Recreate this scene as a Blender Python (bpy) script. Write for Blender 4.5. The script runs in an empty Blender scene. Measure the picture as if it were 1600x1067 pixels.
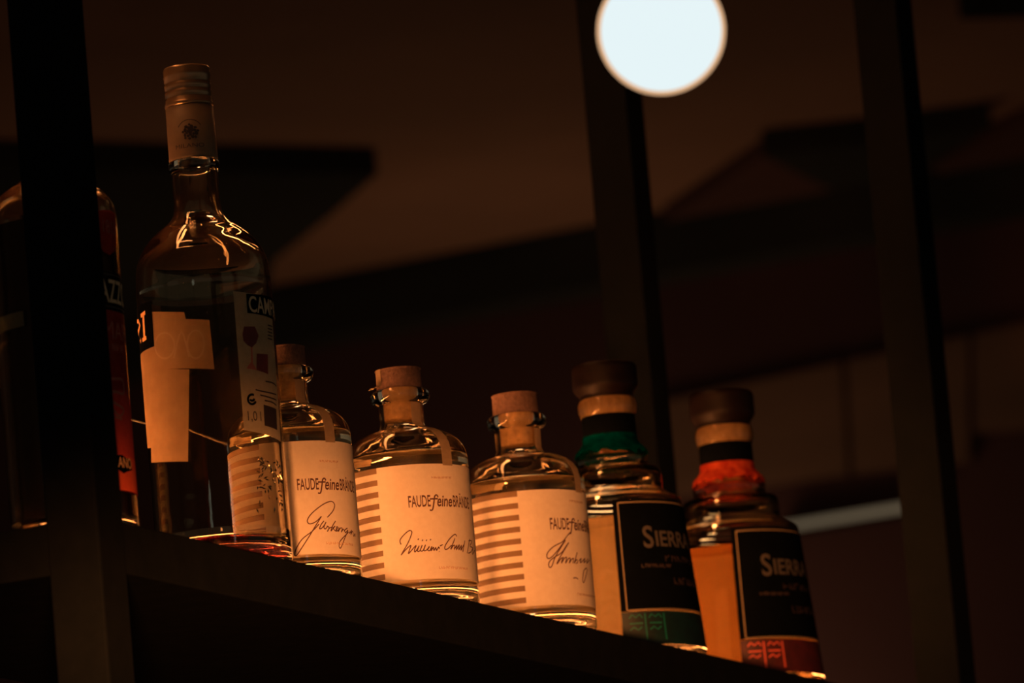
import bpy, bmesh, math, random
from mathutils import Vector, Matrix
random.seed(7)

# ------------------------------------------------------------------ camera
FPX = 13000.0
PSI, PITCH, ROLL = math.radians(65.5), math.radians(10.2), math.radians(4.9)
CAM = Vector((-4.14478, -2.157767, 1.389937))
ZS = 2.15                                   # top of the shelf board
rt = Vector((math.cos(PSI), -math.sin(PSI), 0)); fh = Vector((math.sin(PSI), math.cos(PSI), 0)); zz = Vector((0, 0, 1))
FW = math.cos(PITCH) * fh + math.sin(PITCH) * zz
u0 = -math.sin(PITCH) * fh + math.cos(PITCH) * zz
RG = math.cos(ROLL) * rt - math.sin(ROLL) * u0
UP = math.sin(ROLL) * rt + math.cos(ROLL) * u0
sc = bpy.context.scene
col = sc.collection
cd = bpy.data.cameras.new('camera'); cam = bpy.data.objects.new('camera', cd); col.objects.link(cam)
m = Matrix((RG, UP, -FW)).transposed().to_4x4(); m.translation = CAM
cam.matrix_world = m
cd.sensor_width = 36.0; cd.sensor_fit = 'HORIZONTAL'; cd.lens = FPX / 1600 * 36.0
cd.clip_start = 0.05; cd.clip_end = 200
cd.dof.use_dof = True; cd.dof.focus_distance = 5.08
APERTURE = 0.0215                            # lens opening in metres
cd.dof.aperture_fstop = cd.lens / 1000 / APERTURE
sc.camera = cam

def ray(px, py):
    return (px - 800) / FPX * RG - (py - 533.5) / FPX * UP + FW
def on_z(px, py, z):
    v = ray(px, py); return CAM + v * ((z - CAM.z) / v.z)
def on_y(px, py, y):
    v = ray(px, py); return CAM + v * ((y - CAM.y) / v.y)
def on_x(px, py, x):
    v = ray(px, py); return CAM + v * ((x - CAM.x) / v.x)
def at_depth(px, py, d):
    return CAM + ray(px, py) * d

# ------------------------------------------------------------------ world, light, exposure
w = bpy.data.worlds.new('world'); sc.world = w; w.use_nodes = True
w.node_tree.nodes['Background'].inputs[0].default_value = (1.0, 0.80, 0.54, 1)
w.node_tree.nodes['Background'].inputs[1].default_value = 0.075
sc.view_settings.view_transform = 'Standard'; sc.view_settings.look = 'None'
sc.view_settings.exposure = 0.6; sc.view_settings.gamma = 1.0; sc.view_settings.use_curve_mapping = False
sc.cycles.use_denoising = True
sc.cycles.max_bounces = 20; sc.cycles.transmission_bounces = 20; sc.cycles.transparent_max_bounces = 16
sc.cycles.sample_clamp_indirect = 6.0

WARM = (1.0, 0.305, 0.080)
def lamp(name, loc, energy, color, kind='POINT', size=0.05, target=None, spot=None):
    l = bpy.data.lights.new(name, kind); l.energy = energy; l.color = color
    if kind == 'AREA': l.shape = 'DISK'; l.size = size
    else: l.shadow_soft_size = size
    if spot: l.spot_size = spot; l.spot_blend = 0.6
    o = bpy.data.objects.new(name, l); o.location = loc; col.objects.link(o)
    if target is not None:
        o.rotation_euler = (Vector(target) - Vector(loc)).to_track_quat('-Z', 'Y').to_euler()
    return o
# warm unseen fill spot added on the viewer's side to brighten the labels
KDIR = math.radians(-4.5)
KPOS = Vector((0.55, 0.04, 0)) + 1.7 * (math.cos(KDIR) * -fh + math.sin(KDIR) * rt); KPOS.z = 1.90
KEY = lamp('front_fill_light', KPOS, 165.0, WARM, 'SPOT', 0.05, (0.56, 0.04, 2.155), math.radians(27))
KEY.data.spot_blend = 1.0; KEY.scale = (1.0, 0.40, 1.0)          # cone squashed: wide and low
# warm uplight on the far wall, below the picture
UPL = lamp('uplight_on_far_wall', on_z(820, 330, 3.3) + Vector((-0.05, 0.0, -0.72)), 1.7, (1.0, 0.58, 0.30), 'POINT', 0.12)

# ------------------------------------------------------------------ materials
MATS = {}
def new_mat(name):
    mt = bpy.data.materials.new(name); mt.use_nodes = True
    nt = mt.node_tree; nt.nodes.clear()
    out = nt.nodes.new('ShaderNodeOutputMaterial'); MATS[name] = mt
    return mt, nt, out
def noise_col(nt, c1, c2, scale, detail=4, rough=0.6, stretch=None):
    tc = nt.nodes.new('ShaderNodeTexCoord'); n = nt.nodes.new('ShaderNodeTexNoise')
    n.inputs['Scale'].default_value = scale; n.inputs['Detail'].default_value = detail; n.inputs['Roughness'].default_value = rough
    if stretch:
        mp = nt.nodes.new('ShaderNodeMapping'); mp.inputs['Scale'].default_value = stretch
        nt.links.new(tc.outputs['Object'], mp.inputs[0]); nt.links.new(mp.outputs[0], n.inputs['Vector'])
    else: nt.links.new(tc.outputs['Object'], n.inputs['Vector'])
    r = nt.nodes.new('ShaderNodeValToRGB')
    r.color_ramp.elements[0].position = 0.35; r.color_ramp.elements[1].position = 0.68
    r.color_ramp.elements[0].color = (*c1, 1); r.color_ramp.elements[1].color = (*c2, 1)
    nt.links.new(n.outputs['Fac'], r.inputs[0])
    return r.outputs[0], n.outputs['Fac']
def pbr(name, c1, c2=None, scale=40, rough=0.5, metal=0.0, bump=0.0, spec=0.5, stretch=None, coat=0.0):
    mt, nt, out = new_mat(name)
    b = nt.nodes.new('ShaderNodeBsdfPrincipled')
    c, f = noise_col(nt, c1, c2 or c1, scale, stretch=stretch)
    nt.links.new(c, b.inputs['Base Color'])
    b.inputs['Roughness'].default_value = rough; b.inputs['Metallic'].default_value = metal
    b.inputs['Specular IOR Level'].default_value = spec; b.inputs['Coat Weight'].default_value = coat
    if bump:
        bp = nt.nodes.new('ShaderNodeBump'); bp.inputs['Strength'].default_value = bump; bp.inputs['Distance'].default_value = 0.002
        nt.links.new(f, bp.inputs['Height']); nt.links.new(bp.outputs[0], b.inputs['Normal'])
    nt.links.new(b.outputs[0], out.inputs[0]); return mt
def glass(name, color, ior=1.47, rough=0.0, bump=0.0, bscale=30):
    mt, nt, out = new_mat(name)
    g = nt.nodes.new('ShaderNodeBsdfGlass'); g.inputs['Color'].default_value = (*color, 1)
    g.inputs['Roughness'].default_value = rough; g.inputs['IOR'].default_value = ior
    if bump:
        tc = nt.nodes.new('ShaderNodeTexCoord'); n = nt.nodes.new('ShaderNodeTexNoise'); n.inputs['Scale'].default_value = bscale
        n.inputs['Detail'].default_value = 1.0
        bp = nt.nodes.new('ShaderNodeBump'); bp.inputs['Strength'].default_value = bump; bp.inputs['Distance'].default_value = 0.003
        nt.links.new(tc.outputs['Object'], n.inputs['Vector']); nt.links.new(n.outputs['Fac'], bp.inputs['Height']); nt.links.new(bp.outputs[0], g.inputs['Normal'])
    nt.links.new(g.outputs[0], out.inputs[0]); return mt
def paper(name, c1, c2, trans=0.4, scale=260):
    mt, nt, out = new_mat(name)
    c, f = noise_col(nt, c1, c2, scale)
    d = nt.nodes.new('ShaderNodeBsdfDiffuse'); t = nt.nodes.new('ShaderNodeBsdfTranslucent'); mx = nt.nodes.new('ShaderNodeMixShader')
    nt.links.new(c, d.inputs[0]); nt.links.new(c, t.inputs[0]); mx.inputs[0].default_value = trans
    nt.links.new(d.outputs[0], mx.inputs[1]); nt.links.new(t.outputs[0], mx.inputs[2]); nt.links.new(mx.outputs[0], out.inputs[0])
    return mt
def emit(name, color, strength):
    mt, nt, out = new_mat(name)
    e = nt.nodes.new('ShaderNodeEmission'); e.inputs[0].default_value = (*color, 1); e.inputs[1].default_value = strength
    nt.links.new(e.outputs[0], out.inputs[0]); return mt

pbr('black_steel', (0.0045, 0.0062, 0.0075), (0.0058, 0.0075, 0.009), 60, 0.8, 0, 0.15, 0.02)
pbr('ceiling_paint', (0.22, 0.12, 0.080), (0.29, 0.155, 0.10), 1.6, 0.9, 0, 0.1, 0.1)
pbr('wall_paint', (0.055, 0.026, 0.026), (0.068, 0.032, 0.030), 2.0, 0.9, 0, 0.1, 0.1)
pbr('brown_panel', (0.13, 0.075, 0.05), (0.16, 0.09, 0.06), 3.0, 0.8, 0, 0.1, 0.1, stretch=(1, 1, 8))
pbr('shade_and_trim_black', (0.026, 0.026, 0.024), (0.032, 0.032, 0.029), 5, 0.95, 0, 0.2, 0.0)  # black of the ceiling shadow boards, also used for the wall moulding
pbr('shade_red', (0.075, 0.040, 0.036), (0.09, 0.047, 0.04), 5, 0.95, 0, 0.2, 0.0)  # dark red of the fainter ceiling shadow boards
pbr('floor_wood', (0.06, 0.035, 0.02), (0.10, 0.055, 0.03), 4, 0.5, 0, 0.1, 0.3, stretch=(1, 12, 1))
glass('clear_glass', (0.985, 0.96, 0.90), 1.48, 0.0, 0.06, 45)
glass('thick_glass', (0.98, 0.945, 0.86), 1.48, 0.0, 0.10, 60)
glass('spirit', (1.0, 0.985, 0.95), 1.355)
glass('aged_spirit', (1.0, 0.80, 0.55), 1.355)
glass('red_residue', (0.97, 0.45, 0.50), 1.34)
pbr('dark_liqueur', (0.012, 0.005, 0.003), (0.02, 0.008, 0.004), 10, 0.12, 0, 0, 0.5)
pbr('cork', (0.105, 0.062, 0.046), (0.16, 0.095, 0.072), 420, 0.85, 0, 0.5, 0.2)
pbr('brightened_cork', (0.34, 0.23, 0.11), (0.50, 0.34, 0.17), 300, 0.8, 0, 0.3, 0.2)  # shaft cork paled so the necks look lit through the glass
pbr('stopper_wood', (0.004, 0.0022, 0.002), (0.007, 0.0035, 0.003), 60, 0.5, 0, 0.1, 0.12, stretch=(1, 1, 6))
paper('cream_paper', (0.80, 0.73, 0.60), (0.86, 0.79, 0.66), 0.50)
paper('seal_paper', (0.28, 0.21, 0.13), (0.33, 0.25, 0.16), 0.35)
paper('old_paper', (0.40, 0.27, 0.145), (0.46, 0.32, 0.175), 0.50, 90)
paper('back_paper', (0.86, 0.76, 0.55), (0.9, 0.8, 0.6), 0.50)
paper('info_paper', (0.36, 0.32, 0.21), (0.41, 0.365, 0.25), 0.15)
paper('red_paper', (0.62, 0.070, 0.050), (0.74, 0.09, 0.06), 0.25)
paper('orange_red_paper', (0.72, 0.10, 0.045), (0.80, 0.13, 0.05), 0.25)
pbr('stripe_ink', (0.115, 0.07, 0.03), (0.14, 0.085, 0.038), 200, 0.8)
pbr('brown_ink', (0.060, 0.020, 0.012), None, 10, 0.8)
pbr('faded_ink', (0.42, 0.28, 0.18), None, 10, 0.8)
pbr('ghost_ink', (0.46, 0.33, 0.19), None, 10, 0.8)
pbr('black_ink', (0.0015, 0.0022, 0.003), (0.002, 0.003, 0.004), 50, 0.7, spec=0.01)
pbr('cream_ink', (0.62, 0.50, 0.32), None, 20, 0.7)
pbr('orange_ink', (0.80, 0.45, 0.20), None, 20, 0.7)
pbr('grey_ink', (0.05, 0.045, 0.038), None, 30, 0.6)
pbr('dim_ink', (0.022, 0.012, 0.010), None, 30, 0.7)
pbr('gold_ink', (0.22, 0.165, 0.09), None, 30, 0.6)
pbr('red_ink', (0.12, 0.018, 0.018), (0.18, 0.026, 0.022), 90, 0.7)
pbr('pale_red_ink', (0.40, 0.11, 0.08), None, 90, 0.7)
pbr('brass_cap', (0.26, 0.175, 0.10), (0.30, 0.20, 0.115), 120, 0.30, 0.55, 0.03)
pbr('capsule_foil', (0.20, 0.135, 0.08), (0.235, 0.16, 0.095), 120, 0.6, 0.15, 0.03)
pbr('dark_cap', (0.03, 0.02, 0.015), None, 60, 0.4)
pbr('teal_band', (0.0, 0.006, 0.006), (0.0, 0.014, 0.013), 160, 0.45)
pbr('teal_mark', (0.0, 0.10, 0.07), None, 100, 0.5)
pbr('red_band', (0.03, 0.003, 0.003), (0.06, 0.005, 0.004), 160, 0.5)
pbr('red_mark', (0.60, 0.10, 0.06), None, 100, 0.5)
paper('teal_ribbon', (0.0, 0.025, 0.03), (0.0, 0.06, 0.06), 0.4, 130)
paper('red_ribbon', (0.30, 0.018, 0.010), (0.66, 0.10, 0.035), 0.5, 130)
pbr('rail_steel', (0.07, 0.056, 0.042), None, 40, 0.45, 0.6)
pbr('white_channel', (0.6, 0.58, 0.55), None, 40, 0.5)
emit('led_glow', WARM, 80.0)
emit('upper_led_glow', (1.0, 0.34, 0.10), 12.0)
emit('globe_white', (0.775, 0.925, 0.955), 0.66)
emit('far_strip', (0.13, 0.098, 0.06), 0.62)
mt, nt, out = new_mat('orange_rim_glow')  # emissive shell added to draw the orange blur rim round the globe
tr = nt.nodes.new('ShaderNodeBsdfTransparent'); em = nt.nodes.new('ShaderNodeEmission'); ad = nt.nodes.new('ShaderNodeAddShader')
em.inputs[0].default_value = (0.62, 0.26, 0.13, 1); em.inputs[1].default_value = 0.66
tr.inputs[0].default_value = (0.22, 0.70, 0.84, 1)
nt.links.new(tr.outputs[0], ad.inputs[0]); nt.links.new(em.outputs[0], ad.inputs[1]); nt.links.new(ad.outputs[0], out.inputs[0])

# ------------------------------------------------------------------ mesh helpers
def mesh_obj(name, verts, faces, mat, parent=None, smooth=False, label=None, cat=None, kind=None):
    me = bpy.data.meshes.new(name); me.from_pydata([tuple(v) for v in verts], [], faces); me.update()
    if smooth:
        for p in me.polygons: p.use_smooth = True
    me.materials.append(MATS[mat])
    o = bpy.data.objects.new(name, me); col.objects.link(o)
    if parent is not None: o.parent = parent
    if label: o['label'] = label
    if cat: o['category'] = cat
    if kind: o['kind'] = kind
    return o
def thing(name, loc, label, cat, rz=0.0, group=None):
    o = bpy.data.objects.new(name, None); o.empty_display_size = 0.02; o.location = loc; o.rotation_euler = (0, 0, rz); col.objects.link(o)
    o['label'] = label; o['category'] = cat
    if group: o['group'] = group
    return o
class MB:
    def __init__(s): s.v = []; s.f = []
    def add(s, vs, fs):
        b = len(s.v); s.v += [tuple(v) for v in vs]; s.f += [tuple(i + b for i in f) for f in fs]
    def box(s, x0, x1, y0, y1, z0, z1, bev=0.0):
        if bev:
            bm = bmesh.new(); bmesh.ops.create_cube(bm, size=1.0)
            for v in bm.verts:
                v.co = ((x0 + x1) / 2 + v.co.x * (x1 - x0), (y0 + y1) / 2 + v.co.y * (y1 - y0), (z0 + z1) / 2 + v.co.z * (z1 - z0))
            bmesh.ops.bevel(bm, geom=bm.edges[:], offset=bev, segments=2, affect='EDGES', profile=0.5)
            bm.verts.index_update()
            s.add([v.co[:] for v in bm.verts], [[v.index for v in f.verts] for f in bm.faces]); bm.free(); return s
        s.add([(x0, y0, z0), (x1, y0, z0), (x1, y1, z0), (x0, y1, z0), (x0, y0, z1), (x1, y0, z1), (x1, y1, z1), (x0, y1, z1)],
              [(0, 3, 2, 1), (4, 5, 6, 7), (0, 1, 5, 4), (1, 2, 6, 5), (2, 3, 7, 6), (3, 0, 4, 7)]); return s
    def tube(s, a, b, r, n=12):
        a, b = Vector(a), Vector(b); d = (b - a).normalized(); x = d.orthogonal().normalized(); y = d.cross(x)
        vs = [p + r * (math.cos(2 * math.pi * i / n) * x + math.sin(2 * math.pi * i / n) * y) for p in (a, b) for i in range(n)]
        s.add(vs, [(i, (i + 1) % n, n + (i + 1) % n, n + i) for i in range(n)] + [tuple(range(n))[::-1], tuple(range(n, 2 * n))]); return s
    def prism(s, poly, z0, z1):
        n = len(poly)
        s.add([(p[0], p[1], z0) for p in poly] + [(p[0], p[1], z1) for p in poly],
              [tuple(range(n))[::-1], tuple(range(n, 2 * n))] + [(i, (i + 1) % n, n + (i + 1) % n, n + i) for i in range(n)]); return s
    def obj(s, name, mat, parent=None, smooth=False, **k): return mesh_obj(name, s.v, s.f, mat, parent, smooth, **k)

def smooth_profile(pts, n=6):
    """Catmull-Rom through points; a point given twice makes a corner"""
    out_ = []
    segs = []; cur = [pts[0]]
    for p in pts[1:]:
        if p == cur[-1]: segs.append(cur); cur = [p]
        else: cur.append(p)
    segs.append(cur)
    for s_ in segs:
        if len(s_) < 3:
            out_ += s_; continue
        for i in range(len(s_) - 1):
            p0 = s_[max(i - 1, 0)]; p1 = s_[i]; p2 = s_[i + 1]; p3 = s_[min(i + 2, len(s_) - 1)]
            for k in range(n):
                t = k / n; t2, t3 = t * t, t * t * t
                out_.append(tuple(0.5 * (2 * p1[j] + (p2[j] - p0[j]) * t + (2 * p0[j] - 5 * p1[j] + 4 * p2[j] - p3[j]) * t2 + (3 * p1[j] - p0[j] - 3 * p2[j] + p3[j]) * t3) for j in (0, 1)))
        out_.append(s_[-1])
    return [(max(a, 0.0), b) for a, b in out_]
def lathe(profile, n=96):
    """profile: list of (r, z) in mm from bottom axis to end axis; returns verts (m), faces"""
    vs, fs, rows = [], [], []
    for r, z in profile:
        if r < 1e-4:
            rows.append([len(vs)] * n); vs.append((0, 0, z / 1000))
        else:
            rows.append(list(range(len(vs), len(vs) + n)))
            vs += [(r / 1000 * math.cos(2 * math.pi * i / n), r / 1000 * math.sin(2 * math.pi * i / n), z / 1000) for i in range(n)]
    for k_, (a, b) in enumerate(zip(rows, rows[1:])):
        if math.dist(profile[k_], profile[k_ + 1]) < 1e-4: continue      # doubled point: sharp edge
        for i in range(n):
            j = (i + 1) % n
            q = []
            for k in (a[i], a[j], b[j], b[i]):
                if k not in q: q.append(k)
            if len(q) > 2: fs.append(tuple(q))
    return vs, fs

class Bottle:
    """local frame: -Y faces the viewer, +X to the picture's right; alpha = angle from the viewer-facing line"""
    def __init__(s, name, px, py, label, cat='bottle', group=None, k=1.0, rfun=None):
        s.base = on_z(px, py, ZS); s.k = k; s.rfun = rfun
        s.root = thing(name, s.base, label, cat, -PSI, group)
    def lathe(s, name, prof, mat, parent=None, n=96, **kw):
        vs, fs = lathe([(r * s.k, z * s.k) for r, z in prof], n)
        return mesh_obj(name, vs, fs, mat, parent or s.root, True, **kw)
    def surf(s, px, py):
        """pixel -> (alpha deg, z mm local) on the near side of the body"""
        v = ray(px, py); o = CAM - s.base
        x = Vector((o @ rt if False else o.dot(rt), -o.dot(fh), o.z)); d = Vector((v.dot(rt), -v.dot(fh), v.z))
        z = 50.0
        # here y' points to the viewer
        for _ in range(8):
            R = s.rfun(z) * s.k / 1000
            a = d.x ** 2 + d.y ** 2; b = 2 * (x.x * d.x + x.y * d.y); c = x.x ** 2 + x.y ** 2 - R * R
            D = b * b - 4 * a * c
            t = (-b - math.sqrt(D)) / (2 * a) if D > 0 else -b / (2 * a)
            p = x + t * d; z = p.z * 1000 / s.k
        return math.degrees(math.atan2(p.x, p.y)), z
    def pt(s, al, z, off=0.0):
        R = (s.rfun(z) + off) * s.k / 1000; a = math.radians(al)
        return (R * math.sin(a), -R * math.cos(a), z * s.k / 1000)
    def patch_grid(s, f, na, nz, off):
        """f(u,v)->(alpha,z)"""
        vs = []
        for j in range(nz + 1):
            for i in range(na + 1):
                al, z = f(i / na, j / nz); vs.append(s.pt(al, z, off))
        fs = [(j * (na + 1) + i, j * (na + 1) + i + 1, (j + 1) * (na + 1) + i + 1, (j + 1) * (na + 1) + i) for j in range(nz) for i in range(na)]
        return vs, fs
    def rect(s, name, a0, a1, z0, z1, mat, off=0.25, parent=None, nz=None, **kw):
        na = max(2, int(abs(a1 - a0) / 3)); nz = nz or 6
        vs, fs = s.patch_grid(lambda u, v: (a0 + (a1 - a0) * u, z0 + (z1 - z0) * v), na, nz, off)
        return mesh_obj(name, vs, fs, mat, parent or s.root, True, **kw)
    def quads(s, name, quads, mat, off=0.25, parent=None, n=10, **kw):
        """each quad: four pixels TL, TR, BR, BL"""
        mb = MB()
        for q in quads:
            c = [s.surf(*p) for p in q]
            def f(u, v):
                t = [c[3][i] * (1 - u) + c[2][i] * u for i in (0, 1)]; b = [c[0][i] * (1 - u) + c[1][i] * u for i in (0, 1)]
                return [t[i] * (1 - v) + b[i] * v for i in (0, 1)]
            mb.add(*s.patch_grid(f, n, n, off))
        return mb.obj(name, mat, parent or s.root, True, **kw)
    def strokes(s, name, lines, width, mat, off=0.45, parent=None, px=None, smooth=True, **kw):
        """pen lines; px=(ox,oy,scale) maps zoom coordinates to the photograph; width in mm"""
        mb = MB()
        R = s.rfun(50)
        for ln in lines:
            if px: pts = [s.surf(px[0] + a / px[2], px[1] + b / px[2]) for a, b in ln]
            else: pts = ln
            q = [(math.radians(a) * R, z) for a, z in pts]
            if smooth and len(q) > 2:
                o_ = []
                for i in range(len(q) - 1):
                    p0 = q[max(i - 1, 0)]; p1 = q[i]; p2 = q[i + 1]; p3 = q[min(i + 2, len(q) - 1)]
                    for k in range(4):
                        t = k / 4; o_.append(tuple(0.5 * (2 * p1[j] + (p2[j] - p0[j]) * t + (2 * p0[j] - 5 * p1[j] + 4 * p2[j] - p3[j]) * t * t + (3 * p1[j] - p0[j] - 3 * p2[j] + p3[j]) * t ** 3) for j in (0, 1)))
                q = o_ + [q[-1]]
            vs = []
            for i, p in enumerate(q):
                a = q[max(i - 1, 0)]; b = q[min(i + 1, len(q) - 1)]
                dx, dy = b[0] - a[0], b[1] - a[1]; L = math.hypot(dx, dy) or 1
                for sg in (-1, 1):
                    vs.append(s.pt(math.degrees((p[0] - sg * dy / L * width / 2) / R), p[1] + sg * dx / L * width / 2, off))
            mb.add(vs, [(2 * i, 2 * i + 1, 2 * i + 3, 2 * i + 2) for i in range(len(q) - 1)])
        return mb.obj(name, mat, parent or s.root, **kw)
    def text(s, name, string, a0, z0, cap, mat, off=0.45, parent=None, sx=1.0, shear=0.0, bold=0.0, slope=0.0, mirror=False, **kw):
        """string starting at angle a0, baseline z0, capital height cap (mm)"""
        cu = bpy.data.curves.new('t', 'FONT'); cu.body = string; cu.size = 1.0; cu.shear = shear; cu.offset = bold; cu.resolution_u = 4
        ob = bpy.data.objects.new('t', cu); col.objects.link(ob)
        dg = bpy.context.evaluated_depsgraph_get(); me = bpy.data.meshes.new_from_object(ob.evaluated_get(dg))
        bpy.data.objects.remove(ob); bpy.data.curves.remove(cu)
        sz = cap / 0.72; R = s.rfun(z0)
        bm = bmesh.new(); bm.from_mesh(me)
        xmax = max(v.co.x for v in bm.verts)
        for v in bm.verts: v.co.x *= sz * sx; v.co.y *= sz
        for _ in range(2):
            le = [e for e in bm.edges if abs(e.verts[0].co.x - e.verts[1].co.x) > 2.0]
            if not le: break
            bmesh.ops.subdivide_edges(bm, edges=le, cuts=1); bmesh.ops.triangulate(bm, faces=bm.faces[:])
        for v in bm.verts:
            x, y = v.co.x, v.co.y
            if mirror: x = xmax * sz * sx - x
            v.co = s.pt(a0 + math.degrees(x / R), z0 + y + slope * x, off)
        bm.to_mesh(me); bm.free()
        me.materials.clear(); me.materials.append(MATS[mat])
        o = bpy.data.objects.new(name, me); col.objects.link(o); o.parent = parent or s.root
        for k_, v_ in kw.items(): o[k_] = v_
        return o, a0 + math.degrees(xmax * sz * sx / R)

def ticks(a0, a1, z, h, R, n=9):
    """row of tiny letter-like pen ticks (print too small to read)"""
    ls = []
    for i in range(n):
        a = a0 + (a1 - a0) * i / n; wd = (a1 - a0) / n * 0.6
        ls.append([(a, z), (a, z + h)]); ls.append([(a, z + h * random.choice((0, 1, .5))), (a + wd, z + h * random.choice((0, 1, .5)))])
        if i % 2: ls.append([(a + wd, z), (a + wd, z + h)])
    return ls

# ------------------------------------------------------------------ the room
ZC = 3.3
wa, wb = on_z(430, 464, ZC), on_z(1280, 302, ZC)         # the line where far wall and ceiling meet
wd = (wb - wa); wd.z = 0; wd.normalize()                # towards the picture's right
wn = Vector((-wd.y, wd.x, 0))
if wn.dot(fh) > 0: wn = -wn                             # wall normal, facing the viewer
def on_wall(px, py, off=0.0):
    v = ray(px, py); p0 = wa + wn * off
    return CAM + v * ((p0 - CAM).dot(wn) / v.dot(wn))
def wall_uz(px, py):
    p = on_wall(px, py); return (p - wa).dot(wd), p.z
def wall_pt(u, z, off): return wa + wd * u + wn * off + Vector((0, 0, z - ZC))
def wall_slab(name, u0, u1, z0, z1, o0, o1, mat, parent=None, **k):
    c = [wall_pt(u, z, o) for o in (o0, o1) for u, z in ((u0, z0), (u1, z0), (u1, z1), (u0, z1))]
    return mesh_obj(name, c, [(0, 1, 2, 3), (7, 6, 5, 4), (0, 4, 5, 1), (1, 5, 6, 2), (2, 6, 7, 3), (3, 7, 4, 0)], mat, parent, **k)
def wall_quad(name, px, o0, o1, mat, parent=None, **k):
    q = [wall_uz(*p) for p in px]
    c = [wall_pt(u, z, o) for o in (o0, o1) for u, z in q]
    return mesh_obj(name, c, [(3, 2, 1, 0), (4, 5, 6, 7), (0, 1, 5, 4), (1, 2, 6, 5), (2, 3, 7, 6), (3, 0, 4, 7)], mat, parent, **k)

MB().box(-7, 8, -7, 9, -0.1, 0.0).obj('floor', 'floor_wood', label='dark wooden floor of the bar', kind='structure')
ceil_ = MB().box(-7, 8, -7, 9, ZC, ZC + 0.1).obj('ceiling', 'ceiling_paint', label='brown ceiling of the bar above the shelf', kind='structure')
wall = wall_slab('wall_back', -7, 6, 0.0, ZC, -0.12, 0.0, 'wall_paint', label='dark reddish brown far wall behind the shelf', kind='structure')
wall_slab('trim_1', -7, 6, ZC - 0.075, ZC - 0.001, 0.0, 0.07, 'shade_and_trim_black', label='black moulding where the far wall meets the ceiling', kind='structure')
for q in ([(1040, 630), (1321, 568), (1331, 742), (1050, 778)], [(1330, 566), (1520, 526), (1520, 722), (1340, 741)], [(1528, 524), (1720, 484), (1720, 664), (1530, 676)]):
    wall_quad('wall_panel', q, 0.0, 0.012, 'brown_panel', wall, label='lighter brown panel set on the dark wall')
# black and dark red boards shaped as the shadows lying on the ceiling
def shade_board(px, mat, label, t=0.03):
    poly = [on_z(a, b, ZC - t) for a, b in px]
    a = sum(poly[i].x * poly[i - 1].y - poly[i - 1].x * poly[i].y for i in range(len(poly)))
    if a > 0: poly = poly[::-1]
    o = MB().prism(poly, ZC - t, ZC - 0.0005).obj('ceiling_shade_board', mat, ceil_, label=label)
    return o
shade_board([(-160, 258), (590, 272), (515, 338), (428, 408), (418, 462), (-160, 566)], 'shade_and_trim_black', 'black board painted in as a ceiling shadow behind the tall bottle')
shade_board([(1040, 346), (1192, 243), (1300, 298)], 'shade_red', 'small dark red board painted in as a ceiling shadow', 0.02)
shade_board([(1192, 243), (1350, 226), (1550, 198), (1490, 236), (1450, 262), (1450, 272), (1300, 298)], 'shade_and_trim_black', 'black board painted in as a ceiling shadow behind the right post', 0.03)
shade_board([(1500, 30), (1560, -40), (1720, -40), (1720, 24)], 'shade_and_trim_black', 'black board painted in as a ceiling shadow at the top right', 0.03)
shade_board([(1452, 264), (1620, 184), (1720, 150), (1720, 330), (1600, 330)], 'shade_red', 'dark red board painted in as a ceiling shadow on the right', 0.02)

# pale strip on the far wall with a weakly emissive front
q = [wall_uz(*p) for p in ((1225, 826), (1440, 790), (1440, 801), (1225, 836))]
ts = thing('wall_pale_strip', wall_pt(q[0][0], q[3][1], 0.0), 'dim pale strip on the far wall between the last bottle and the post', 'light')
def strip_piece(name, o0, o1, mat, dz):
    c = [wall_pt(u, z + (dz if i < 2 else -dz), o) - ts.location for o in (o0, o1) for i, (u, z) in enumerate(q)]
    return mesh_obj(name, c, [(3, 2, 1, 0), (4, 5, 6, 7), (0, 1, 5, 4), (1, 2, 6, 5), (2, 3, 7, 6), (3, 0, 4, 7)], mat, ts)
strip_piece('strip_back', 0.0, 0.03, 'black_steel', 0.001)
strip_piece('diffuser', 0.03, 0.036, 'far_strip', 0.0)  # weakly emissive front face of the pale strip

# ------------------------------------------------------------------ the shelf
PW = 0.032
pr = on_y(1405, 300, PW / 2)                             # right front post axis
XR = pr.x
pm = on_x(961, 200, XR)                                  # post behind it
YD = pm.y
shelf = thing('shelf_unit', (0, 0, 0), 'black steel open shelf carrying the row of bottles', 'shelf')
SH = 0.03
MB().box(0.002, XR + PW / 2 - 0.002, 0.0, YD + PW / 2 - 0.002, ZS - SH, ZS, 0.0012).obj('shelf_board', 'black_steel', shelf)
MB().box(0.002, XR + PW / 2 - 0.002, 0.0, YD + PW / 2 - 0.002, ZS - 0.55, ZS - 0.52, 0.0012).obj('shelf_board', 'black_steel', shelf)
for x, y in ((PW / 2, PW / 2), (PW / 2, YD), (XR, PW / 2), (XR, YD)):
    MB().box(x - PW / 2, x + PW / 2, y - PW / 2 - 0.0015, y + PW / 2, 0.0, ZC, 0.0015).obj('post', 'black_steel', shelf)
rl = on_y(212, 657.5, YD - 0.03)
MB().tube((PW / 2, rl.y, rl.z), (XR, rl.y, rl.z), 0.0006, 10).obj('rail', 'rail_steel', shelf, label='thin metal rail along the back of the shelf')
# light strip lying along the back of the shelf
LY = 0.165
led = thing('led_strip', (0.06, LY, ZS), 'warm light strip lying on the shelf behind the bottles', 'light')
MB().box(0, XR - 0.12, -0.008, 0.008, 0, 0.006, 0.001).obj('channel', 'white_channel', led)
MB().box(0.003, XR - 0.123, -0.006, 0.006, 0.006, 0.011, 0.001).obj('diffuser', 'led_glow', led)

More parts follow.
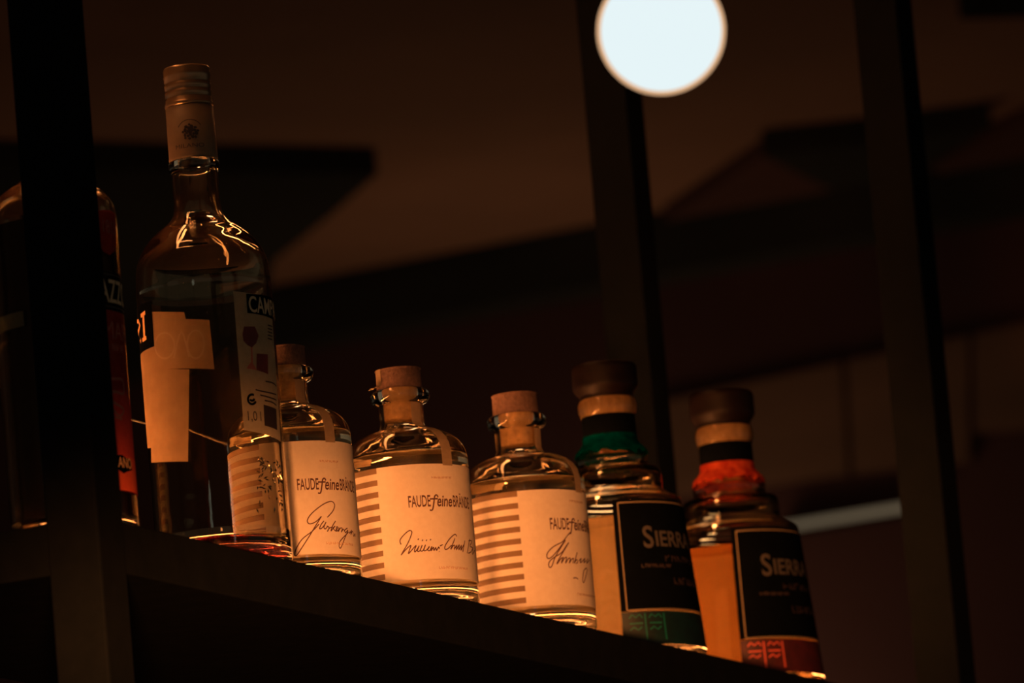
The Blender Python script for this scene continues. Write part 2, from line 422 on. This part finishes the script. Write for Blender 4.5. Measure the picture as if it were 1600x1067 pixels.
# upper board with a light strip bent round its back left corner
ZU = ZS + 0.62
MB().box(0.002, XR + PW / 2 - 0.002, 0.0, YD + PW / 2 - 0.002, ZU, ZU + SH, 0.0012).obj('shelf_board', 'black_steel', shelf)
ul = thing('led_strip', (0.045, YD - 0.03, ZU), 'bent warm light strip under the upper board of the shelf', 'light')
MB().prism([(-0.014, 0.014), (XR - 0.2, 0.014), (XR - 0.2, -0.014), (0.014, -0.014), (0.014, 0.06 - YD), (-0.014, 0.06 - YD)][::-1], -0.006, 0.0).obj('channel', 'white_channel', ul)
MB().prism([(-0.012, 0.012), (XR - 0.205, 0.012), (XR - 0.205, -0.012), (0.012, -0.012), (0.012, 0.065 - YD), (-0.012, 0.065 - YD)][::-1], -0.010, -0.006).obj('diffuser', 'upper_led_glow', ul)

# ------------------------------------------------------------------ pendant globe
gc = at_depth(1033, 48, 4.3); gr = 101 / FPX * 4.3
pend = thing('pendant_lamp', gc, 'round white glowing globe lamp hanging in front of the shelf', 'lamp')
def ball(name, r, mat, n=48):
    vs, fs = lathe([(r * 1000 * math.sin(math.pi * i / n), -r * 1000 * math.cos(math.pi * i / n)) for i in range(n + 1)], 64)
    return mesh_obj(name, vs, fs, mat, pend, True)
ball('globe', gr * 0.935, 'globe_white')
ball('orange_rim_glow', gr * 1.0, 'orange_rim_glow')
vs, fs = lathe([(0, 30.5), (14, 31), (14, 31), (15, 36), (13, 58), (13, 58), (4, 66), (0, 66)], 32)
mesh_obj('socket', vs, fs, 'dark_cap', pend, True)
MB().tube((0, 0, 0.064), (0, 0, ZC - gc.z), 0.0025).obj('cord', 'dark_cap', pend)

# ------------------------------------------------------------------ three apothecary bottles
def small_bottle(px, py, k, wording, label, trace, scale_px, bound, tx, seal, flap=False):
    b = Bottle('spirit_bottle', px, py, label, group='small clear spirit bottles with striped cream labels', k=k,
               rfun=lambda z: 39.2)
    outer = smooth_profile([(0, 1.2), (30, 1.0), (36.5, 0.0), (38.6, 1.8), (39.2, 5), (39.2, 5), (39.2, 92), (39.2, 92), (39.0, 96), (37.6, 101.5), (34.6, 106), (30.2, 109.6), (24.5, 112.4), (18.5, 114.2), (15.2, 115.8),
                            (14.2, 118), (13.9, 124), (14.0, 131.5), (14.0, 131.5), (16.6, 132.5), (18.3, 134.6), (18.5, 137.4), (17.4, 139.8), (15.2, 140.8), (12.6, 140.8)], 5)
    inner = smooth_profile([(11.4, 139.5), (11.2, 130), (11.2, 119), (13, 114), (22, 110.6), (30, 106), (34.3, 100.5), (36.3, 94), (36.4, 88), (36.4, 88), (36.4, 13), (36.4, 13), (34.8, 8.6), (29, 6.6), (14, 8.0), (0, 8.8)], 5)
    b.lathe('glass_body', outer + inner, 'clear_glass')
    liq = smooth_profile([(0, 8.6), (14, 7.8), (29, 6.4), (35.0, 8.5), (36.55, 13), (36.55, 13), (36.55, 88), (36.55, 88), (36.45, 94), (35.9, 97.2), (35.9, 97.2), (33.5, 96.2), (0, 96.0)], 5)
    b.lathe('spirit_filling', liq, 'spirit')
    b.lathe('cork_shaft', [(0, 121), (10.4, 121), (11.0, 121.6), (11.1, 140.8), (0, 140.8)], 'brightened_cork')
    ck = smooth_profile([(0, 140.9), (13.6, 140.9), (14.0, 141.2), (14.3, 142), (14.3, 142), (14.1, 153), (14.1, 153), (13.4, 154.2), (0, 154.4)], 3)
    b.lathe('cork_stopper', ck, 'cork')
    # label: cream wrap with a striped flank
    lab = b.rect('paper_label', bound - 232, bound + 128, 14.5, 87, 'cream_paper', 0.22)
    st = MB()
    for i in range(10):
        z1 = 87 - i * 7.42; z0 = z1 - 3.5
        st.add(*b.patch_grid(lambda u, v: (bound - 231 + 231 * u, max(z0, 14.6) + (z1 - max(z0, 14.6)) * v), 70, 1, 0.36))
    st.obj('printed_stripes', 'stripe_ink', lab, True)
    # maker's line
    a0, z0 = b.surf(*tx)
    t1, e1 = b.text('printed_lettering', 'FAUDE', a0, z0, 7.4, 'brown_ink', parent=lab, sx=0.45, bold=0.014)
    b.strokes('printed_lettering', [[(e1 + 7.6, z0 + 5.6), (e1 + 6.6, z0 + 7.0), (e1 + 4.4, z0 + 6.2), (e1 + 3.0, z0 + 2), (e1 + 1.2, z0 - 2.2), (e1 - 1.4, z0 - 2.4)], [(e1 - 0.6, z0 + 4.6), (e1 + 7.4, z0 + 4.7)]], 0.95, 'brown_ink', parent=lab)
    t2, e2 = b.text('printed_lettering', 'eine', e1 + 5.6, z0, 7.4, 'brown_ink', parent=lab, sx=0.66, shear=0.25, bold=0.02)
    b.text('printed_lettering', 'BR\u00c4NDE', e2 + 0.8, z0, 7.4, 'brown_ink', parent=lab, sx=0.45, bold=0.014)
    b.strokes('handwriting', trace, 0.68, 'brown_ink', parent=lab, px=scale_px, label='handwritten script on the label')
    b.strokes('small_print', ticks(a0 + 24, a0 + 46, z0 + 17.5, 1.3, 39, 11), 0.4, 'faded_ink', parent=lab, smooth=False)
    b.strokes('small_print', ticks(a0 + 24, a0 + 58, 20.5, 1.5, 39, 14), 0.4, 'faded_ink', parent=lab, smooth=False)
    # tax strip over cork, neck and shoulder
    prof = [(14.7, 153.5), (14.7, 143), (17.2, 140.9), (18.9, 137.5), (17.8, 133.3), (14.6, 130.8), (14.4, 119), (15.6, 116.2), (19, 114.6), (25, 112.8), (30.8, 110), (35.0, 106.3), (38.0, 101.6), (39.4, 96), (39.55, 86)]
    rows = []
    for (r, z) in prof:
        hw = 4.0
        rows.append([(r, z, seal - math.degrees(hw / r)), (r, z, seal), (r, z, seal + math.degrees(hw / r))])
    for sgn in (0, 180):
        mb = MB(); vs = []
        for rw in (rows[5:]):
            for r, z, a in rw:
                a = math.radians(a + sgn); r_ = (r + 0.1) * k / 1000; vs.append((r_ * math.sin(a), -r_ * math.cos(a), z * k / 1000))
        mb.add(vs, [(3 * i + j, 3 * i + j + 1, 3 * i + j + 4, 3 * i + j + 3) for i in range(len(vs) // 3 - 1) for j in (0, 1)])
        mb.obj('seal_strip', 'seal_paper', b.root, True)
    if flap:
        mb = MB(); vs = []
        for r, z in ((14.6, 154), (14.7, 148), (14.9, 143.2), (17.5, 142.0), (20.5, 141.2)):
            for a in (-72, -60, -48):
                aa = math.radians(a); r_ = r * k / 1000; vs.append((r_ * math.sin(aa), -r_ * math.cos(aa), (z + (0.8 if a == -60 and r > 16 else 0)) * k / 1000))
        mb.add(vs, [(3 * i + j, 3 * i + j + 1, 3 * i + j + 4, 3 * i + j + 3) for i in range(4) for j in (0, 1)])
        mb.obj('torn_seal_end', 'seal_paper', b.root, True)
    return b
T1 = [[(445, 555), (500, 490), (515, 430), (480, 398), (400, 430), (300, 510), (252, 580), (270, 618), (330, 600), (388, 545)],
      [(388, 545), (330, 640), (270, 740), (200, 850), (150, 925), (130, 925), (140, 870), (200, 770), (300, 690), (365, 620)],
      [(412, 590), (385, 625), (370, 665), (392, 660), (420, 625), (432, 600), (412, 650), (425, 668), (450, 640)],
      [(440, 640), (462, 655), (445, 695), (465, 660), (500, 650)], [(525, 590), (495, 640), (480, 690), (505, 655), (520, 640), (505, 665), (525, 690)],
      [(525, 690), (548, 655), (535, 650), (530, 690), (552, 680)], [(560, 655), (550, 695), (572, 660), (590, 665), (580, 700), (600, 670), (612, 690)],
      [(640, 660), (615, 680), (622, 705), (645, 680), (610, 770), (575, 855), (560, 835), (575, 780), (650, 700)], [(655, 690), (662, 710), (680, 680), (672, 725), (690, 690), (700, 740), (712, 715), (715, 745)]]
T2 = [[(95, 735), (85, 700), (110, 660), (160, 615), (187, 620), (180, 660), (150, 730), (110, 800), (95, 828)], [(95, 828), (140, 775), (180, 742), (165, 790), (160, 815), (195, 775), (226, 742), (212, 780), (217, 800), (248, 755)],
      [(252, 745), (236, 790), (257, 790), (278, 740), (262, 787), (286, 787), (306, 737), (292, 787), (317, 782), (342, 750), (326, 782), (345, 787), (362, 750), (356, 790), (376, 758), (380, 788), (396, 760), (402, 787), (422, 755), (426, 775)],
      [(248, 682), (240, 694)], [(284, 692), (277, 704)], [(318, 692), (311, 704)], [(354, 686), (346, 698)], [(432, 748), (456, 735)], [(424, 795), (428, 797)],
      [(578, 665), (562, 645), (520, 680), (480, 740), (475, 775), (500, 772), (532, 740)], [(562, 680), (525, 777), (547, 745), (562, 745), (556, 777), (580, 740), (574, 782), (600, 735), (594, 782), (620, 740), (612, 787), (640, 735), (630, 790)],
      [(648, 700), (630, 800)], [(690, 685), (668, 812)], [(680, 702), (708, 705), (692, 750), (714, 762), (700, 800), (678, 810)], [(718, 760), (714, 820), (732, 785), (738, 815)]]
T3 = [[(384, 378), (355, 405), (312, 460), (240, 500), (190, 550), (183, 590), (205, 600), (250, 560), (310, 480), (335, 448), (300, 505), (250, 590), (225, 660), (205, 676), (198, 640), (230, 600), (300, 555), (340, 500), (362, 468), (320, 540), (280, 610), (265, 648), (300, 600), (322, 592)],
      [(315, 592), (302, 640), (325, 602), (345, 592), (336, 640), (360, 602), (376, 600), (366, 640), (386, 610), (402, 600), (396, 640)], [(432, 550), (408, 640), (426, 610), (437, 628), (422, 645)],
      [(446, 622), (466, 600), (456, 636), (476, 622), (496, 600), (486, 636), (506, 616)], [(520, 600), (510, 640), (532, 612)], [(512, 680), (488, 700), (478, 770), (486, 802), (508, 730), (516, 690)], [(400, 765), (420, 762), (440, 772)]]
small_bottle(471, 917, 0.960, 'a', 'small clear spirit bottle partly behind the tall bottle, script with one big looped initial', T1, (440, 720, 6.275), -23, (464, 766), 42)
small_bottle(653, 956, 1.0, 'b', 'middle of three small clear spirit bottles with striped cream labels, torn seal on cork', T2, (610, 720, 5.614), -27, (638, 793), 42, True)
small_bottle(836, 997, 1.035, 'c', 'small clear spirit bottle beside the black labelled bottles, widest striped label side showing', T3, (820, 760, 5.333), -5, (859, 827), 62)

# ------------------------------------------------------------------ tall clear bottle with torn label
b = Bottle('tall_bottle', 353, 890, 'tall empty clear glass bottle with screw cap and partly torn label', rfun=lambda z: 40.7)
outer = smooth_profile([(0, 5), (20, 4), (33, 0.6), (37, 0), (39.6, 1.6), (40.7, 5), (40.7, 5), (40.7, 168), (40.7, 168), (40.5, 174), (39.7, 184), (37.3, 191.8), (32.4, 199.6), (26.5, 205.5), (21.0, 209.6), (16.8, 213.5), (14.6, 218), (14.0, 226), (14.0, 243), (14.0, 243),
                        (15.2, 244), (15.5, 246.5), (15.0, 248.6), (13.6, 249.2), (13.0, 250), (13.0, 250), (13.0, 303), (13.0, 303), (10.4, 303.5)], 5)
inner = smooth_profile([(9.6, 302), (9.6, 240), (10.2, 224), (12, 215), (18, 207.4), (26, 201), (33, 193.5), (36.6, 186), (37.8, 174), (37.8, 168), (37.8, 168), (37.8, 20), (37.8, 20), (36, 13), (28, 10.5), (12, 13), (0, 14)], 5)
b.lathe('glass_body', outer + inner, 'clear_glass')
b.lathe('red_residue', smooth_profile([(0, 12.2), (12, 12.2), (24, 10.8), (26, 10.7), (27, 11.0), (27, 11.0), (24, 12.0), (0, 12.5)], 4), 'red_residue', label='thin red remainder of drink in the base')
cap = [(0, 307)]
cap = [(13.4, 282.4), (14.5, 282.6), (14.9, 283.6), (14.5, 284.8), (14.1, 285.4)]
for i in range(3):
    z = 287 + i * 4.6; cap += [(14.1, z), (13.6, z + 0.7), (13.6, z + 1.5), (14.1, z + 2.2)]
cap += [(14.1, 300.5), (14.5, 301.4), (14.1, 302.4), (14.2, 305.6), (13.6, 306.8), (13.2, 306.9), (13.0, 306.4), (0, 306.4)]
b.lathe('screw_cap', cap, 'brass_cap')
caps = b.lathe('capsule', [(13.2, 249.4), (14.7, 249.6), (14.9, 250.6), (14.6, 251.6), (14.7, 253), (14.7, 253), (14.4, 282.0), (13.2, 282.4)], 'capsule_foil')
keep = b.rfun; b.rfun = lambda z: 14.7
a_, z_ = b.surf(297, 206)
mb = MB()
for i in range(22):                                          # round emblem of small strokes
    t = i * 2.399; rr = 4.9 * math.sqrt(i / 22)
    cx, cy = rr * math.cos(t), rr * math.sin(t); w_, h_ = random.uniform(.8, 1.5), random.uniform(.8, 1.6)
    mb.add([b.pt(a_ + math.degrees((cx + p * w_) / 14.7), z_ + cy + q_ * h_, 0.25 + .003 * i) for p, q_ in ((-.9, 0), (-.4, -.8), (.5, -.8), (.9, 0), (.4, .8), (-.5, .8))], [(0, 1, 2, 3, 4, 5)])
mb.obj('round_emblem', 'dark_cap', caps)
b.strokes('emblem_arc', [[(a_ + math.degrees(8 * math.sin(t) / 14.7), z_ + 7.6 * math.cos(t)) for t in [math.radians(x) for x in range(-62, 63, 8)]]], 0.45, 'dark_cap', off=0.3, parent=caps)
a0, z0 = b.surf(275, 234)
b.text('printed_lettering', 'MILANO', a0, z0, 2.6, 'dark_cap', off=0.3, parent=caps, sx=1.35)
b.rfun = keep
# front label remains: black end of the name band, bare paper torn to a hook shape
lab = b.quads('torn_label', [[(238, 487), (288, 488), (291, 500), (238, 500)], [(238, 500), (327, 500), (335, 577), (241, 578)], [(241, 577), (296, 577), (294, 721), (237, 723)],
                             [(218, 552), (243, 540), (243, 600), (220, 604)], [(220, 603), (244, 599), (240, 700), (230, 700)]], 'old_paper')
bl = b.quads('name_band', [[(210, 482), (237, 470), (242, 541), (216, 557)]], 'black_ink', 0.4, lab, label='black end of the name band with cream letters RI')
b.strokes('printed_lettering', [[(62, 335), (60, 190)], [(60, 190), (80, 185), (90, 215), (82, 250), (64, 262)], [(72, 258), (98, 330)], [(112, 135), (121, 308)], [(96, 150), (126, 126)], [(108, 318), (134, 300)]], 2.4, 'orange_ink', off=0.7, parent=lab, px=(200, 460, 4.446), smooth=False)
b.strokes('ghost_lettering', [[(258 + 30 * math.cos(t / 10) * 0.5, 540 - 20 * math.sin(t / 10)) for t in range(0, 66, 4)], [(306 + 13 * math.cos(t / 10), 538 - 22 * math.sin(t / 10)) for t in range(0, 66, 4)], [(272, 560), (284, 518), (296, 558)]],
          1.1, 'ghost_ink', parent=lab, px=(0, 0, 1), label='faint ghost of old lettering')
# information label on the right
inf = b.quads('info_label', [[(364, 455), (423, 470), (438, 690), (381, 672)]], 'info_paper', n=16)
b.quads('name_band', [[(384, 459), (424, 466), (426, 500), (386, 489)]], 'black_ink', 0.4, inf)
a0, z0 = b.surf(388, 487)
b.text('printed_lettering', 'CAMPARI', a0, z0, 10.0, 'cream_ink', off=0.55, parent=inf, sx=0.72, bold=0.012)
def poly_print(bt, name, px, mat, parent, off=0.4):
    c = [bt.surf(*p) for p in px]; n = len(c); cx = sum(p[0] for p in c) / n; cz = sum(p[1] for p in c) / n
    R = 6; vs = [bt.pt(cx, cz, off)]; fs = []
    c2 = []
    for i in range(n):
        for k in range(4):
            t = k / 4; c2.append(tuple(c[i][j] * (1 - t) + c[(i + 1) % n][j] * t for j in (0, 1)))
    N = len(c2)
    for q_ in range(1, R + 1):
        for a, z in c2: vs.append(bt.pt(cx + (a - cx) * q_ / R, cz + (z - cz) * q_ / R, off))
    for i in range(N):
        j = (i + 1) % N; fs.append((0, 1 + i, 1 + j))
        for q_ in range(R - 1): fs.append((1 + q_ * N + i, 1 + (q_ + 1) * N + i, 1 + (q_ + 1) * N + j, 1 + q_ * N + j))
    return mesh_obj(name, vs, fs, mat, parent)
def Z7(pts): return [(360 + a / 4.267, 440 + c / 4.267) for a, c in pts]
poly_print(b, 'printed_wine_glass', Z7([(88, 300), (160, 300), (185, 360), (170, 410), (140, 440), (112, 425), (85, 395), (78, 350)]), 'red_ink', inf)
poly_print(b, 'printed_glass_stem', Z7([(134, 438), (144, 438), (148, 560), (172, 590), (104, 580), (136, 560)]), 'pale_red_ink', inf)
poly_print(b, 'printed_tumbler', Z7([(172, 480), (246, 485), (248, 618), (170, 590)]), 'red_ink', inf)
b.strokes('printed_recycling_mark', [[(142 + 27 * math.cos(t / 10), 785 + 32 * math.sin(t / 10)) for t in range(4, 56, 4)], [(142 + 14 * math.cos(t / 10), 780 + 14 * math.sin(t / 10)) for t in range(0, 30, 4)]], 1.5, 'black_ink', parent=inf, px=(360, 440, 4.267))
a0, z0 = b.surf(384, 657)
b.text('printed_lettering', '1,0 l', a0, z0, 6.0, 'dim_ink', off=0.55, parent=inf, sx=0.8)
b.strokes('small_print', [Z7([(x0, y0 + i * 26), (x0 + 50, y0 + 12 + i * 26), (302, y0 + 34 + i * 26)]) for i, (x0, y0) in enumerate([(230, 665), (165, 695), (195, 705), (225, 715)])], 0.9, 'dim_ink', parent=inf, px=(0, 0, 1))
b.strokes('small_print', [Z7([(245, 290 + i * 22), (275, 300 + i * 22)]) for i in range(5)], 0.8, 'dim_ink', parent=inf, px=(0, 0, 1))
poly_print(b, 'printed_code', Z7([(218, 820), (302, 850), (308, 990), (225, 960)]), 'dim_ink', inf)
# raised ornament on the glass, lower right
mb = MB()
for i in range(70):
    px_, py_ = random.uniform(402, 441), random.uniform(715, 800)
    a_, z_ = b.surf(px_, py_); t = random.uniform(0, 3.14); l_ = random.uniform(1.2, 2.6); w_ = 0.55
    pts = [(l_ * math.cos(t), l_ * math.sin(t)), (-w_ * math.sin(t), w_ * math.cos(t)), (-l_ * math.cos(t), -l_ * math.sin(t)), (w_ * math.sin(t), -w_ * math.cos(t))]
    vs = [b.pt(a_ + math.degrees(x / 40.7), z_ + y, -0.3) for x, y in pts] + [b.pt(a_, z_, 0.8)]
    mb.add(vs, [(0, 1, 4), (1, 2, 4), (2, 3, 4), (3, 0, 4), (3, 2, 1, 0)])
mb.obj('raised_ornament', 'thick_glass', b.root, kind='stuff', label='raised glass ornament on the lower right of the bottle')

# ------------------------------------------------------------------ dark liqueur bottle behind the post
b = Bottle('liqueur_bottle', 119, 842, 'dark liqueur bottle with red label half hidden behind the left post', rfun=lambda z: 37.0)
outer = smooth_profile([(0, 3), (28, 1), (34, 0), (36.2, 1.6), (37, 5), (37, 5), (37.6, 182), (37.6, 182), (37.4, 188), (35.9, 195), (32, 201), (26, 206), (18.5, 210.6), (14.6, 215), (13.4, 221), (13.2, 250), (13.2, 250), (12, 266), (8, 266)], 5)
inner = smooth_profile([(8, 265), (9, 240), (10, 222), (12, 214), (20, 207), (28, 201), (33, 195), (34.8, 186), (34.8, 186), (34.2, 10), (34.2, 10), (30, 7), (0, 8)], 5)
b.lathe('glass_body', outer + inner, 'clear_glass')
b.lathe('liqueur_filling', smooth_profile([(0, 8.2), (30, 7.2), (33.9, 10), (33.9, 10), (34.5, 184), (34.5, 184), (0, 184)], 4), 'dark_liqueur')
b.lathe('screw_cap', [(13.6, 242), (14.4, 242.5), (14.4, 270), (13.6, 271.5), (0, 271.5)], 'dark_cap')
lab = b.rect('paper_label', *sorted((b.surf(150, 600)[0] - 25, 128)), b.surf(190, 766)[1], b.surf(178, 486)[1], 'red_paper')
zt, zb = b.surf(172, 425)[1], b.surf(176, 484)[1]
nb = b.rect('name_band', 2, 128, zb, zt, 'black_ink', 0.4, lab)
for z in (zt - 1.6, zb + 1.6): b.strokes('band_line', [[(x, z) for x in range(3, 127, 6)]], 0.6, 'grey_ink', off=0.55, parent=lab, smooth=False)
a0, z0 = b.surf(155, 470)
b.text('printed_lettering', 'RAMAZZOTTI'[3:], a0, z0, 14.0, 'cream_ink', off=0.55, parent=lab, sx=0.62, bold=0.012)
a0, z0 = b.surf(160, 527)
b.text('printed_lettering', 'MARO', a0, z0, 10.5, 'pale_red_ink', off=0.55, parent=lab, sx=0.9)
b.strokes('small_print', ticks(a0 + 4, a0 + 32, b.surf(172, 548)[1], 4.5, 37, 4), 0.8, 'pale_red_ink', parent=lab, smooth=False)
b.strokes('printed_figure', [[(172, 592), (190, 594), (192, 615), (176, 612), (174, 626), (192, 640), (186, 650), (172, 636)], [(170, 600), (172, 645), (190, 655)]], 1.6, 'pale_red_ink', parent=lab, px=(0, 0, 1))
low = b.rect('label_foot', 2, 128, b.surf(190, 766)[1], b.surf(190, 712)[1], 'orange_red_paper', 0.36, lab)
poly_print(b, 'town_band', [(172, 711), (190, 711), (196, 716), (203, 717), (205, 735), (198, 737), (192, 740), (184, 734), (173, 731)], 'black_ink', lab, 0.55)
a0, z0 = b.surf(175, 729)
b.text('printed_lettering', 'ILANO', a0, z0, 6.2, 'orange_ink', off=0.8, parent=lab, sx=0.7, bold=0.01)
sl = poly_print(b, 'round_seal', [(150, 330), (160, 328), (170, 329), (178, 334), (179.5, 350), (180.5, 380), (178, 392), (170, 399), (160, 393), (154, 380)], 'red_paper', b.root, 0.5)
a0, z0 = b.surf(156, 362)
b.text('printed_lettering', '1815', a0, z0, 8.0, 'pale_red_ink', off=0.9, parent=sl, sx=0.8)
b.rect('neck_label_end', -75, -30, b.surf(30, 511)[1], b.surf(30, 487)[1], 'info_paper', 0.35)

# ------------------------------------------------------------------ two stepped bottles with black labels
def stepped_bottle(px, py, k, label, ribbon, band, mark, fill, bandseed):
    b = Bottle('stepped_bottle', px, py, label, k=k, group='stepped bottles with black labels', rfun=lambda z: 52.5 - 0.081 * z)
    outer = smooth_profile([(0, 4), (40, 2), (48.5, 0), (51.3, 1.5), (52.3, 5), (52.3, 5), (43.9, 106), (43.9, 106), (43.6, 108.2), (42.2, 109.6), (37, 112.5), (33.2, 115.6), (33.2, 115.6), (32.4, 117), (32.2, 126), (31.2, 130), (28, 131.6), (24.6, 132.6), (24.6, 132.6),
                            (24.0, 134.5), (24.2, 139), (22.8, 144), (19, 147.6), (17.6, 150), (17.6, 150), (17.4, 168), (17.4, 168), (18.6, 169), (19.5, 172), (19.5, 176), (18.6, 179), (17, 179.8), (14, 179.8)], 4)
    inner = smooth_profile([(13.6, 178), (13.6, 150), (15, 146), (20, 140), (20.4, 134), (24, 128.6), (28, 126), (29, 118), (31, 113), (38, 108), (40.2, 103), (40.2, 103), (48.0, 14), (48.0, 14), (45, 9.5), (30, 9), (0, 11)], 4)
    b.lathe('glass_body', outer + inner, 'thick_glass')
    b.lathe('spirit_filling', smooth_profile([(0, 10.8), (30, 8.8), (45.2, 9.4), (48.15, 14), (48.15, 14), (41.1, 95.5), (41.1, 95.5), (38.5, 94.4), (0, 94.2)], 4), fill)
    b.lathe('stopper', smooth_profile([(0, 179.9), (13.3, 179.9), (17.6, 180.2), (17.9, 182), (17.9, 182), (21.2, 186.5), (21.8, 189), (21.8, 189), (21.8, 200), (21.8, 200), (20.8, 202.4), (18, 203), (0, 203)], 3), 'stopper_wood')
    b.lathe('cork_shaft', [(0, 150), (13.2, 150.2), (14.0, 151), (14.0, 179.7), (0, 179.7)], 'brightened_cork')
    b.lathe('neck_sleeve', [(17.9, 151.5), (18.1, 152), (17.9, 167.6), (17.6, 168)], 'black_ink')
    rnd = random.Random(bandseed); mb = MB(); n = 60; vs = []
    for i in range(n + 1):
        a = 2 * math.pi * i / n; jag = rnd.uniform(-2.0, 2.0) if i % n else 0
        for r, z in ((18.3, 154.5), (18.4, 150.5), (20.4, 147.6), (23.4, 144.6), (24.7, 141.5 + jag)):
            vs.append((r * k / 1000 * math.sin(a), -r * k / 1000 * math.cos(a), z * k / 1000))
    mb.add(vs, [(5 * i + j, 5 * i + 5 + j, 5 * i + 6 + j, 5 * i + 1 + j) for i in range(n) for j in range(4)])
    mb.obj('neck_ribbon', ribbon, b.root, True)
    b.rect('back_label', 136, 292, 16, 104, 'back_paper', 0.25)
    lab = b.rect('paper_label', -3.5, 132, 29, 104.5, 'black_ink', 0.3)
    g = 0.5
    b.strokes('gold_border', [[(1.0 + 1.3 * i, 102.5) for i in range(99)], [(1.0 + 1.3 * i, 29.6) for i in range(99)], [(1.0, 102.5), (1.0, 80), (1.0, 55), (1.0, 29.6)]], 0.7, 'gold_ink', off=0.5, parent=lab, smooth=False)
    t, e = b.text('printed_lettering', 'S', 19, 71.5, 15.0, 'grey_ink', off=0.55, parent=lab, sx=0.85, bold=0.015)
    b.text('printed_lettering', 'IERRA', e + 1.2, 72.5, 10.5, 'grey_ink', off=0.55, parent=lab, sx=0.95, bold=0.02)
    b.strokes('small_print', ticks(16, 44, 58, 2.2, 48, 9) + ticks(44, 80, 46.5, 4.5, 48, 7) + ticks(38, 78, 62, 4, 48, 6), 0.7, 'dim_ink', parent=lab, smooth=False)
    bd = b.rect('foot_band', -3.5, 132, 6, 28.4, band, 0.3)
    ls = []
    for c in range(2):
        a = 2 + c * 15; ls += [[(a, 24), (a + 2, 26.5), (a + 5, 24.5), (a + 8, 26.5), (a + 10, 24)], [(a, 16), (a + 3, 18), (a + 6, 16), (a + 9, 18)], [(a + 12, 9), (a + 12, 27)], [(a, 20.5), (a + 10, 20.5)]]
    b.strokes('band_ornament', ls, 0.9, mark, off=0.5, parent=bd, smooth=False)
    return b
stepped_bottle(984, 1040, 1.0, 'stepped clear bottle with black label and green foot, next to the small bottles', 'teal_ribbon', 'teal_band', 'teal_mark', 'spirit', 3)
stepped_bottle(1168, 1083, 1.03, 'stepped amber bottle with black label and red foot, last in the row', 'red_ribbon', 'red_band', 'red_mark', 'aged_spirit', 5)
